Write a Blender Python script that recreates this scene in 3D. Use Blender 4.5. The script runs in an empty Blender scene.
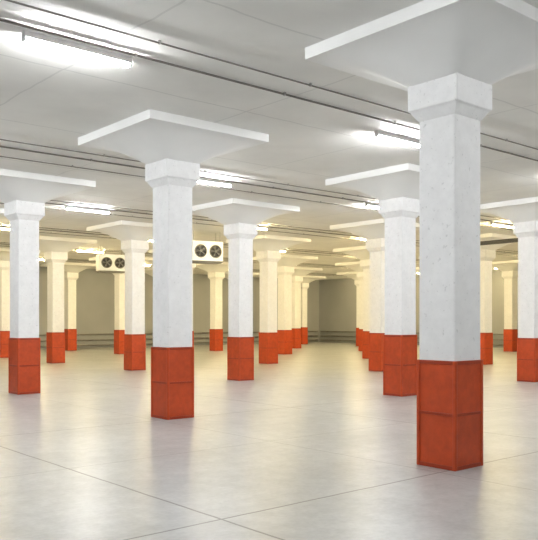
import bpy, bmesh, math, random
from mathutils import Vector, Matrix
random.seed(4)
S = bpy.context.scene
COL = S.collection
S.view_settings.view_transform = 'Standard'
H = 1.65
AX, AY, DX, DY = 7.315, 5.29, 6.02, 5.76
CEIL = 4.90

# ---------------------------------------------------------------- materials
def mat(name, base, rough=0.6, var=0.06, scale=3.0, bump=0.0, bscale=40.0, metal=0.0, emis=None, es=0.0, detail=6):
    m = bpy.data.materials.new(name); m.use_nodes = True
    nt = m.node_tree; b = nt.nodes['Principled BSDF']
    b.inputs['Roughness'].default_value = rough
    b.inputs['Metallic'].default_value = metal
    tc = nt.nodes.new('ShaderNodeNewGeometry')
    n = nt.nodes.new('ShaderNodeTexNoise'); n.inputs['Scale'].default_value = scale; n.inputs['Detail'].default_value = detail
    nt.links.new(tc.outputs['Position'], n.inputs['Vector'])
    r = nt.nodes.new('ShaderNodeValToRGB')
    r.color_ramp.elements[0].position = 0.3; r.color_ramp.elements[1].position = 0.7
    lo = [max(0, c*(1-var)) for c in base]; hi = [min(1, c*(1+var)) for c in base]
    r.color_ramp.elements[0].color = (*lo, 1); r.color_ramp.elements[1].color = (*hi, 1)
    nt.links.new(n.outputs['Fac'], r.inputs['Fac'])
    nt.links.new(r.outputs['Color'], b.inputs['Base Color'])
    if bump:
        n2 = nt.nodes.new('ShaderNodeTexNoise'); n2.inputs['Scale'].default_value = bscale; n2.inputs['Detail'].default_value = 5
        nt.links.new(tc.outputs['Position'], n2.inputs['Vector'])
        bp = nt.nodes.new('ShaderNodeBump'); bp.inputs['Strength'].default_value = bump; bp.inputs['Distance'].default_value = 0.005
        nt.links.new(n2.outputs['Fac'], bp.inputs['Height']); nt.links.new(bp.outputs['Normal'], b.inputs['Normal'])
    if emis:
        b.inputs['Emission Color'].default_value = (*emis, 1); b.inputs['Emission Strength'].default_value = es
    return m, nt, b, r

def math_node(nt, op, a, bval=None, c=None):
    n = nt.nodes.new('ShaderNodeMath'); n.operation = op
    for i, v in enumerate((a, bval, c)):
        if v is None: continue
        if isinstance(v, (int, float)): n.inputs[i].default_value = v
        else: nt.links.new(v, n.inputs[i])
    return n.outputs[0]

def mul_noise(m_tuple, scale, detail, lo, hi, rough=.6, a=.3, c=.7):
    """multiply the base colour by a second noise (stains, mottling)"""
    m, nt, b, r = m_tuple
    src = b.inputs['Base Color'].links[0].from_socket
    g = nt.nodes.new('ShaderNodeNewGeometry')
    n = nt.nodes.new('ShaderNodeTexNoise'); n.inputs['Scale'].default_value = scale; n.inputs['Detail'].default_value = detail; n.inputs['Roughness'].default_value = rough
    nt.links.new(g.outputs['Position'], n.inputs['Vector'])
    mr = nt.nodes.new('ShaderNodeMapRange'); mr.inputs[1].default_value = a; mr.inputs[2].default_value = c; mr.inputs[3].default_value = lo; mr.inputs[4].default_value = hi
    nt.links.new(n.outputs['Fac'], mr.inputs[0])
    vm = nt.nodes.new('ShaderNodeVectorMath'); vm.operation = 'SCALE'
    nt.links.new(src, vm.inputs[0]); nt.links.new(mr.outputs[0], vm.inputs[3])
    nt.links.new(vm.outputs[0], b.inputs['Base Color'])

def add_lines(m_tuple, specs, dark, wobble=.03):
    """specs: (axis, origin, period, halfwidth, strength) grooves across the surface"""
    m, nt, b, r = m_tuple
    geo = nt.nodes.new('ShaderNodeNewGeometry'); sep = nt.nodes.new('ShaderNodeSeparateXYZ')
    wob = nt.nodes.new('ShaderNodeTexNoise'); wob.inputs['Scale'].default_value = 1.5
    nt.links.new(geo.outputs['Position'], wob.inputs['Vector'])
    w = math_node(nt, 'MULTIPLY', math_node(nt, 'SUBTRACT', wob.outputs['Fac'], 0.5), wobble)
    nt.links.new(geo.outputs['Position'], sep.inputs[0])
    tot = None
    for ax, o, per, hw, st in specs:
        v = math_node(nt, 'ADD', math_node(nt, 'SUBTRACT', sep.outputs[ax], o), w)
        d = math_node(nt, 'PINGPONG', v, per/2)
        l = math_node(nt, 'MULTIPLY', math_node(nt, 'LESS_THAN', d, hw), st)
        tot = l if tot is None else math_node(nt, 'MAXIMUM', tot, l)
    mix = nt.nodes.new('ShaderNodeMix'); mix.data_type = 'RGBA'
    src = b.inputs['Base Color'].links[0].from_socket
    nt.links.new(tot, mix.inputs[0]); nt.links.new(src, mix.inputs[6]); mix.inputs[7].default_value = (*dark, 1)
    nt.links.new(mix.outputs[2], b.inputs['Base Color'])
    return mix

M = {}
wm = mat('white_paint', (0.91, 0.91, 0.915), 0.6, 0.02, 3.5, 0.6, 16); mul_noise(wm, 9, 5, .95, 1.02); mul_noise(wm, 22, 2, .82, 1.0, .5, .27, .35); M['white'] = wm[0]
M['panel'] = mat('white_soffit_paint', (0.92, 0.92, 0.91), 0.7, 0.02, 1.5, 0.15, 20)[0]
om = mat('orange_paint', (0.56, 0.070, 0.014), 0.40, 0.08, 3.0, 0.25, 30); mul_noise(om, 9, 4, .84, 1.06); M['orange'] = om[0]
M['orange2'] = mat('orange_frame_paint', (0.37, 0.042, 0.010), 0.4, 0.12, 6.0, 0.2, 40)[0]
cm = mat('ceiling_paint', (0.87, 0.86, 0.83), 0.75, 0.03, 0.7, 0.2, 6, detail=2); mul_noise(cm, 1.3, 4, .95, 1.02)
add_lines(cm, [(0, 1.3, 3.01, 0.016, .28), (1, 3.3, 2.88, 0.018, .32)], (0.45, 0.45, 0.44), .12); M['ceil'] = cm[0]
fm = mat('polished_concrete', (0.475, 0.482, 0.475), 0.33, 0.05, 0.5, 0.0, detail=1)
mul_noise(fm, .8, 4, .90, 1.05, .55); mul_noise(fm, 4.5, 5, .86, 1.07, .62); mul_noise(fm, 20, 3, .90, 1.05)
add_lines(fm, [(0, 3.85, DX, 0.013, .85), (1, 5.1, DY, 0.013, .85), (0, 3.85+DX/2, DX, 0.010, .55), (1, 5.1+DY/2, DY, 0.010, .55)], (0.13, 0.125, 0.115))
M['floor'] = fm[0]
M['wall'] = mat('grey_wall_paint', (0.42, 0.43, 0.435), 0.8, 0.05, 0.6, 0.1, 12, detail=2)[0]
M['pipe'] = mat('grey_conduit', (0.24, 0.22, 0.20), 0.5, 0.15, 6)[0]
M['bracket'] = mat('conduit_bracket', (0.42, 0.41, 0.39), 0.5, 0.1, 6)[0]
M['rail'] = mat('dull_pipe', (0.26, 0.255, 0.235), 0.5, 0.15, 3)[0]
M['dark'] = mat('dark_pipe', (0.05, 0.05, 0.055), 0.5, 0.2, 3)[0]
M['casing'] = mat('cooler_casing', (0.86, 0.90, 0.95), 0.4, 0.02, 3)[0]
M['black'] = mat('fan_black', (0.02, 0.02, 0.022), 0.5, 0.1, 5)[0]
M['wire'] = mat('fan_guard_wire', (0.16, 0.16, 0.17), 0.4, 0.1, 5, metal=.6)[0]
M['housing'] = mat('lamp_housing', (0.9, 0.9, 0.89), 0.5, 0.02, 5)[0]
M['cool'] = mat('cool_white_diffuser', (0.9, 0.9, 0.9), 0.4, 0.0, 5, emis=(0.975, 0.99, 1.0), es=340)[0]
M['warm'] = mat('warm_white_diffuser', (0.9, 0.85, 0.7), 0.4, 0.0, 5, emis=(1.0, 0.80, 0.41), es=400)[0]

# ---------------------------------------------------------------- helpers
def box(bm, x0, x1, y0, y1, z0, z1):
    v = [bm.verts.new((x, y, z)) for z in (z0, z1) for x, y in ((x0, y0), (x1, y0), (x1, y1), (x0, y1))]
    for f in ((3, 2, 1, 0), (4, 5, 6, 7), (0, 1, 5, 4), (1, 2, 6, 5), (2, 3, 7, 6), (3, 0, 4, 7)):
        bm.faces.new([v[i] for i in f])
def rings(bm, prof):
    prev = None; first = None
    for h, z in prof:
        cur = [bm.verts.new((x*h, y*h, z)) for x, y in ((-1, -1), (1, -1), (1, 1), (-1, 1))]
        if prev:
            for i in range(4):
                bm.faces.new([prev[i], prev[(i+1) % 4], cur[(i+1) % 4], cur[i]])
        else: first = cur
        prev = cur
    bm.faces.new(first[::-1]); bm.faces.new(prev)
def soffit(bm, h0, z0, h1, z1, ztop, k=12):
    """square panel whose underside swells softly down to the capital"""
    N = k*2
    def P(i, j):
        x, y = (i/k-1)*h1, (j/k-1)*h1
        e = (abs(x)**6+abs(y)**6)**(1/6)
        t = min(1, max(0, (e-h0)/(h1-h0)))
        return (x, y, z0+(z1-z0)*(1-(1-t)**1.6))
    g = [[bm.verts.new(P(i, j)) for j in range(N+1)] for i in range(N+1)]
    for i in range(N):
        for j in range(N):
            f = bm.faces.new([g[i][j], g[i][j+1], g[i+1][j+1], g[i+1][j]]); f.smooth = True
    t = [bm.verts.new((x*h1, y*h1, ztop)) for x, y in ((-1, -1), (1, -1), (1, 1), (-1, 1))]
    e = [[g[i][0] for i in range(N+1)], [g[N][j] for j in range(N+1)], [g[i][N] for i in range(N, -1, -1)], [g[0][j] for j in range(N, -1, -1)]]
    for q in range(4): bm.faces.new(e[q] + [t[(q+1) % 4], t[q]])
    bm.faces.new(t)
    for ed in bm.edges:
        if any(not f.smooth for f in ed.link_faces): ed.smooth = False
def tube(bm, p, q, r, n=10):
    p, q = Vector(p), Vector(q); d = (q-p)
    a = d.normalized(); t = a.cross(Vector((0, 0, 1)))
    if t.length < .01: t = a.cross(Vector((1, 0, 0)))
    t.normalize(); s = a.cross(t)
    R = [[bm.verts.new(c + t*math.cos(k*2*math.pi/n)*r + s*math.sin(k*2*math.pi/n)*r) for k in range(n)] for c in (p, q)]
    for k in range(n): bm.faces.new([R[0][k], R[0][(k+1) % n], R[1][(k+1) % n], R[1][k]])
    bm.faces.new(R[0][::-1]); bm.faces.new(R[1])
def ring_x(bm, c, R, r, n=28, m=6):
    c = Vector(c); g = []
    for i in range(n):
        a = i*2*math.pi/n; d = Vector((0, math.cos(a), math.sin(a)))
        g.append([bm.verts.new(c + d*(R + r*math.cos(b*2*math.pi/m)) + Vector((1, 0, 0))*r*math.sin(b*2*math.pi/m)) for b in range(m)])
    for i in range(n):
        for j in range(m):
            bm.faces.new([g[i][j], g[(i+1) % n][j], g[(i+1) % n][(j+1) % m], g[i][(j+1) % m]])
def obj(name, bm, material, parent=None, bevel=0.0, smooth=False):
    bmesh.ops.recalc_face_normals(bm, faces=bm.faces[:])
    me = bpy.data.meshes.new(name); bm.to_mesh(me); bm.free()
    me.materials.append(material)
    o = bpy.data.objects.new(name, me); COL.objects.link(o)
    if parent: o.parent = parent
    if smooth:
        for p in me.polygons: p.use_smooth = True
    if bevel:
        md = o.modifiers.new('bevel', 'BEVEL'); md.width = bevel; md.segments = 2; md.limit_method = 'ANGLE'
    return o
def empty(name, label, cat, loc, group=None):
    o = bpy.data.objects.new(name, None); COL.objects.link(o); o.location = loc
    o.empty_display_size = .2
    o['label'] = label; o['category'] = cat
    if group: o['group'] = group
    return o
def dup(root, loc, label):
    r = root.copy(); COL.objects.link(r); r.location = loc; r['label'] = label
    for ch in list(root.children):
        c = ch.copy(); COL.objects.link(c); c.parent = r
        for gc in list(ch.children):
            d = gc.copy(); COL.objects.link(d); d.parent = c
    return r
def struct(name, bm, m):
    o = obj(name, bm, m); o['kind'] = 'structure'; return o

# ---------------------------------------------------------------- room shell
X0, X1, Y0, Y1 = -8.0, AX+5.75*DX, -7.5, AY+6.5*DY
bm = bmesh.new(); box(bm, X0, X1, Y0, Y1, -.2, 0); struct('floor', bm, M['floor'])
bm = bmesh.new(); box(bm, X0, X1, Y0, Y1, CEIL, CEIL+.25); struct('ceiling', bm, M['ceil'])
bm = bmesh.new(); box(bm, X0-.2, X1+.2, Y1, Y1+.2, -.2, CEIL+.25); struct('wall_left', bm, M['wall'])
bm = bmesh.new(); box(bm, X1, X1+.2, Y0, Y1, -.2, CEIL+.25); struct('wall_right', bm, M['wall'])
bm = bmesh.new(); box(bm, X0-.2, X1+.2, Y0-.2, Y0, -.2, CEIL+.25); struct('wall_front', bm, M['wall'])
bm = bmesh.new(); box(bm, X0-.2, X0, Y0, Y1, -.2, CEIL+.25); struct('wall_back', bm, M['wall'])

# ---------------------------------------------------------------- pillars
CH = 1.22
def make_pillar(loc, label):
    t = empty('pillar', label, 'pillar', loc, 'square concrete pillars with orange bases')
    bm = bmesh.new(); rings(bm, [(.252, 0), (.252, 4.02)]); obj('shaft', bm, M['white'], t, .02)
    bm = bmesh.new(); rings(bm, [(.254, 3.99), (.325, 4.10), (.345, 4.11), (.345, 4.41)]); obj('capital', bm, M['white'], t, .014)
    bm = bmesh.new(); soffit(bm, .335, 4.38, 1.19, 4.76, CEIL-.002); obj('drop_panel', bm, M['panel'], t)
    bm = bmesh.new(); rings(bm, [(.260, 0.0), (.260, CH)]); c = obj('base_cover', bm, M['orange'], t, .006)
    for sx in (-1, 1):
        for sy in (-1, 1):
            bm = bmesh.new()
            x, y = sx*.273, sy*.273
            box(bm, min(x, x-sx*.045), max(x, x-sx*.045), min(y, y-sy*.045), max(y, y-sy*.045), 0, CH+.004)
            obj('corner_angle', bm, M['orange'], c, .01)
    for z0, z1 in ((.0, .045), (.605, .635), (CH-.035, CH+.006)):
        bm = bmesh.new(); rings(bm, [(.269, z0), (.269, z1)]); obj('band', bm, M['orange2'], c, .003)
    return t
PL = {
 (0,0): 'nearest and largest white pillar with orange base, right of centre in the foreground',
 (1,0): 'second nearest white pillar with orange base, standing in the left foreground',
 (2,0): 'large pillar near the left edge of the photo, with broad white shaft',
 (3,0): 'pillar beyond the left edge, only its flared white head peeking in',
 (1,1): 'tall orange base pillar just left of the nearest pillar',
 (2,1): 'mid-distance pillar left of centre, to the right of the nearer double-fan cooler',
 (3,1): 'mid-distance pillar close on the left side of the left foreground pillar',
 (4,1): 'farther pillar second from the left, just right of the left edge pillar',
 (5,1): 'distant pillar cut by the left edge of the photo',
 (1,2): 'pillar cut by the right edge of the photo',
 (2,2): 'pillar peeking out on the left of the tall orange base pillar',
 (3,2): 'pillar in the middle of the photo, right of the mid-distance centre pillar',
 (4,2): 'distant pillar hidden directly behind the left foreground pillar',
 (5,2): 'distant narrow pillar under the farther cooler, left of the mid-distance pillar',
 (6,2): 'small far pillar near the left wall with pipes behind it',
 (2,3): 'thin pillar just right of the nearest pillar',
 (3,3): 'distant pillar mostly hidden behind the tall orange base pillar group',
 (4,3): 'distant pillar in the row right of the middle pillar',
 (5,3): 'distant pillar standing under the nearer double-fan cooler',
 (6,3): 'farthest row pillar screened by the left foreground pillar',
 (2,4): 'pillar beyond the right edge, only its head showing',
 (3,4): 'distant pillar screened by the nearest pillar',
 (4,4): 'distant pillar bordering the right side of the grey wall gap',
 (5,4): 'distant thin pillar bordering the left side of the grey wall gap',
 (6,4): 'farthest row pillar screened by the mid-distance centre pillar',
 (3,5): 'small far pillar by the right wall, left of the right edge pillar',
 (4,5): 'far pillar by the right wall screened between the two right foreground pillars',
 (5,5): 'far pillar by the right wall, beside the right border of the grey wall gap',
 (6,5): 'farthest pillar of all, next to the far corner of the hall',
}
CHV = {(1,1): 1.36, (2,0): 1.28, (2,2): 1.27, (1,2): 1.2}
SH = {(2,0): -.27, (1,1): .05, (1,2): -.2, (4,1): -.18, (3,5): -.4, (2,1): .03, (1,0): -.03}   # pillars not quite on the grid
proto = None
for (i, j), lab in PL.items():
    s = SH.get((i, j), 0)
    loc = (AX+j*DX+s*.7587, AY+i*DY-s*.6515, 0)
    if proto is None: proto = make_pillar(loc, lab); continue
    d = dup(proto, loc, lab)
    if (i, j) in CHV:
        for c in d.children:
            if c.name.startswith('base_cover'): c.scale.z = CHV[(i, j)]/CH

# ---------------------------------------------------------------- lamps (battens fixed to the ceiling)
LZ = CEIL-.095
def make_lamp(loc, label, m, group):
    t = empty('tube_lamp', label, 'ceiling light', loc, group)
    L = .68
    bm = bmesh.new(); box(bm, -L, L, -.045, .045, .018, .099); obj('housing', bm, M['housing'], t, .006)
    bm = bmesh.new()
    n = 8; R = []
    for x in (-L+.03, L-.03):
        R.append([bm.verts.new((x, .028*math.cos(k*2*math.pi/n), .000+.021*math.sin(k*2*math.pi/n))) for k in range(n)])
    for k in range(n): bm.faces.new([R[0][k], R[0][(k+1) % n], R[1][(k+1) % n], R[1][k]])
    bm.faces.new(R[0][::-1]); bm.faces.new(R[1])
    obj('diffuser', bm, m, t)
    for s in (-1, 1):
        bm = bmesh.new(); a, b_ = sorted((s*(L-.03), s*L)); box(bm, a, b_, -.036, .036, -.022, .05); obj('end_cap', bm, M['housing'], t, .006)
    return t
LL = {
 (0,-.5): 'large bright tube lamp in the top left corner', (0,.5): 'bright tube lamp ending behind the nearest pillar',
 (1,.5): 'bright tube lamp right of the left foreground pillar head', (1,1.5): 'tube lamp above the tall orange base pillar',
 (1,2.5): 'tube lamp right of the nearest pillar near the right edge', (2,.5): 'tube lamp between the left edge pillar and the left foreground pillar',
 (2,1.5): 'warm tube lamp above the middle pillar', (2,2.5): 'warm tube lamp behind the tall orange base pillar',
 (2,3.5): 'warm tube lamp screened by the nearest pillar shaft', (2,4.5): 'small warm tube lamp at the far right edge',
 (3,.5): 'warm tube lamp at the left edge beyond the left edge pillar', (3,1.5): 'warm tube lamp between the two fan coolers',
 (3,2.5): 'warm tube lamp next to the middle pillar top', (3,3.5): 'small warm tube lamp right of the grey wall gap',
 (3,4.5): 'small warm tube lamp between the two right foreground pillars', (4,1.5): 'small warm tube lamp left of the farther cooler',
 (4,2.5): 'small warm tube lamp behind the nearer cooler', (4,3.5): 'small warm tube lamp above the grey wall gap',
 (4,4.5): 'tiny warm tube lamp near the right side of the wall gap', (5,1.5): 'tiny warm tube lamp beside the left edge pillar',
 (5,2.5): 'tiny warm tube lamp over the far left wall', (5,3.5): 'tiny warm tube lamp behind the centre left pillar',
 (5,4.5): 'tiny warm tube lamp near the far corner', (5,5.5): 'added warm fill lamp brightening the wall at the far corner',
 (3,5.5): 'added warm fill lamp brightening the right wall near the right edge',  # the lamp column beside the right wall is added to brighten the far walls
 (4,5.5): 'added warm fill lamp brightening the right wall behind the nearest pillar',
}
OFF = [(-1,-1.5), (-1,-.5), (-1,.5), (-1,1.5), (0,-1.5), (1,-1.5), (1,-.5), (2,-.5), (3,-.5), (0,1.5), (0,2.5), (0,3.5), (-1,2.5), (1,3.5), (1,4.5), (4,.5), (5,.5)]
protos = {}
def put_lamp(i, j, lab, group):
    x, y = AX+j*DX-.24, 8.13+i*DY
    if (i, j) == (0, .5): x += .3; y += .38
    depth = (x*.6515+y*.7587)/H
    k = 'warm' if depth > 14.2 else 'cool'
    if k not in protos:
        protos[k] = make_lamp((x, y, LZ), lab, M[k], group)
    else:
        d = dup(protos[k], (x, y, LZ), lab); d['group'] = group
for (i, j), lab in LL.items(): put_lamp(i, j, lab, 'tube lamps on the ceiling')
for i, j in OFF: put_lamp(i, j, 'ceiling tube lamp beyond the frame, lighting the hall', 'tube lamps beyond the frame')

# ---------------------------------------------------------------- ceiling conduits (run along x)
clips = {}
def conduit(y, r, lab, x0=X0+.1, x1=X1-.1):
    t = empty('conduit', lab, 'pipe', (0, y, CEIL-.03), 'conduits along the ceiling')
    bm = bmesh.new(); tube(bm, (x0, 0, 0), (x1, 0, 0), r, 8); obj('pipe', bm, M['pipe'], t, smooth=True)
    k = x0+.6
    while k < x1:
        if r not in clips:
            bm = bmesh.new(); box(bm, -.012, .012, -r-.004, r+.004, -r-.002, .0299)
            c = obj('clip', bm, M['bracket'], t); clips[r] = c
        else:
            c = clips[r].copy(); COL.objects.link(c); c.parent = t
        c.location = (k, 0, 0); k += 2.4
ords = ['nearest', 'second', 'third', 'fourth', 'fifth', 'sixth']
for i in range(6):
    conduit(7.93+i*DY, .015, 'grey conduit running beside the %s row of tube lamps' % ords[i])
    conduit(7.40+i*DY, .011, 'thin grey conduit in front of the %s row of tube lamps' % ords[i])
    if i: conduit(8.75+i*DY, .010, 'thinnest grey cable pipe behind the %s row of tube lamps' % ords[i])

# dark service pipe on the right
t = empty('service_pipe', 'dark horizontal pipe hung under the ceiling at the right edge', 'pipe', (23.75, 0, 4.5))
bm = bmesh.new(); tube(bm, (0, -5, 0), (0, 17.6, 0), .075, 12); tube(bm, (0, 17.6, -.075), (0, 17.6, .4), .075, 12); obj('pipe', bm, M['dark'], t, smooth=True)
for k in range(-4, 18, 3):
    bm = bmesh.new(); tube(bm, (0, k, .05), (0, k, .4), .01, 6); box(bm, -.085, .085, k-.015, k+.015, -.085, .085); obj('hanger', bm, M['bracket'], t)

# wall rails of pipes
def wall_pipes(name_lab, along, const, a0, a1, zs):
    for z, lab in zs:
        t = empty('wall_pipe', lab + name_lab, 'pipe', (0, 0, z), 'pipes along the foot of the walls')
        bm = bmesh.new()
        if along == 'x': tube(bm, (a0, const, 0), (a1, const, 0), .045, 8)
        else: tube(bm, (const, a0, 0), (const, a1, 0), .045, 8)
        obj('pipe', bm, M['rail'], t, smooth=True)
        k = a0+1; first = None
        while k < a1:
            if first is None:
                bm = bmesh.new()
                if along == 'x': box(bm, -.03, .03, const-.03, Y1, -.06, .06)
                else: box(bm, const-.03, X1, -.03, .03, -.06, .06)
                first = c = obj('bracket', bm, M['bracket'], t)
            else:
                c = first.copy(); COL.objects.link(c); c.parent = t
            c.location = (k, 0, 0) if along == 'x' else (0, k, 0)
            k += 4
zs = [(.18, 'lowest grey pipe'), (.5, 'middle grey pipe'), (.85, 'top grey pipe')]
wall_pipes(' along the foot of the left wall', 'x', Y1-.12, X0+.3, X1-.3, zs)
wall_pipes(' along the foot of the right wall', 'y', X1-.12, Y0+.3, Y1-.3, zs)

# ---------------------------------------------------------------- fan coolers
def make_cooler(loc, lab):
    t = empty('air_cooler', lab, 'air cooler', loc, 'fan coolers hung under the ceiling')
    t.rotation_euler.z = math.radians(78)
    L, D, T = .60, .28, .78      # half length, half depth, height; front faces local -x
    bm = bmesh.new(); box(bm, -D, D, -L, L, .06, T); obj('casing', bm, M['casing'], t, .015)
    bm = bmesh.new()
    v = [bm.verts.new(p) for p in ((-D-.02, -L-.02, .07), (D+.02, -L-.02, .07), (D+.02, L+.02, .07), (-D-.02, L+.02, .07),
                                   (-D+.06, -L+.06, 0), (D-.06, -L+.06, 0), (D-.06, L-.06, 0), (-D+.06, L-.06, 0))]
    for f in ((0, 1, 2, 3), (7, 6, 5, 4), (0, 4, 5, 1), (1, 5, 6, 2), (2, 6, 7, 3), (3, 7, 4, 0)): bm.faces.new([v[q] for q in f])
    obj('drain_tray', bm, M['rail'], t)
    for cy in (-.29, .29):
        bm = bmesh.new(); tube(bm, (-D-.015, cy, .42), (-D+.001, cy, .42), .215, 28)
        f = obj('fan', bm, M['black'], t)
        bm = bmesh.new(); ring_x(bm, (-D-.03, cy, .42), .22, .018); obj('shroud_ring', bm, M['rail'], f, smooth=True)
        bm = bmesh.new()
        for R in (.06, .10, .145, .19): ring_x(bm, (-D-.085, cy, .42), R, .006, 24, 4)
        for k in range(8):
            a = k*math.pi/4
            tube(bm, (-D-.085, cy+.04*math.cos(a), .42+.04*math.sin(a)), (-D-.05, cy+.22*math.cos(a), .42+.22*math.sin(a)), .005, 4)
        obj('fan_guard', bm, M['wire'], f)
        bm = bmesh.new()
        tube(bm, (-D-.07, cy, .42), (-D-.01, cy, .42), .05, 16)
        for k in range(5):
            a = k*2*math.pi/5
            p = []
            for rr, da, dx in ((.045, -.3, -.02), (.19, -.22, -.02), (.19, .28, -.055), (.045, .3, -.055)):
                p.append(bm.verts.new((-D+dx, cy+rr*math.cos(a+da), .42+rr*math.sin(a+da))))
            bm.faces.new(p)
        obj('fan_blades', bm, M['rail'], f)
    top = CEIL-loc[2]
    for x in (-.18, .18):
        for y in (-.52, .52):
            bm = bmesh.new(); tube(bm, (x, y, T-.01), (x, y, top), .012, 6); obj('hanger_rod', bm, M['bracket'], t)
    bm = bmesh.new(); tube(bm, (D, .3, .3), (D+.12, .3, .3), .03, 8); tube(bm, (D+.12, .3, .27), (D+.12, .3, top), .03, 8)
    obj('refrigerant_pipe', bm, M['housing'], t)
    return t
c1 = make_cooler((16.05, 22.25, 3.76), 'nearer white double-fan air cooler beside the left foreground pillar')
c2 = dup(c1, (16.15, 29.3, 3.76), 'farther white double-fan air cooler left of the left foreground pillar')

# ---------------------------------------------------------------- camera and world
cam = bpy.data.cameras.new('camera'); co = bpy.data.objects.new('camera', cam); COL.objects.link(co)
co.location = (0, 0, 1.675); co.rotation_euler = (math.pi/2, 0, -math.radians(40.66))
cam.sensor_fit = 'VERTICAL'; cam.sensor_height = 36; cam.sensor_width = 36
cam.lens = 755/540*36; cam.shift_y = 51/540; cam.clip_end = 200
S.camera = co
w = bpy.data.worlds.new('world'); S.world = w; w.use_nodes = True
w.node_tree.nodes['Background'].inputs[0].default_value = (.5, .5, .5, 1)
w.node_tree.nodes['Background'].inputs[1].default_value = .1
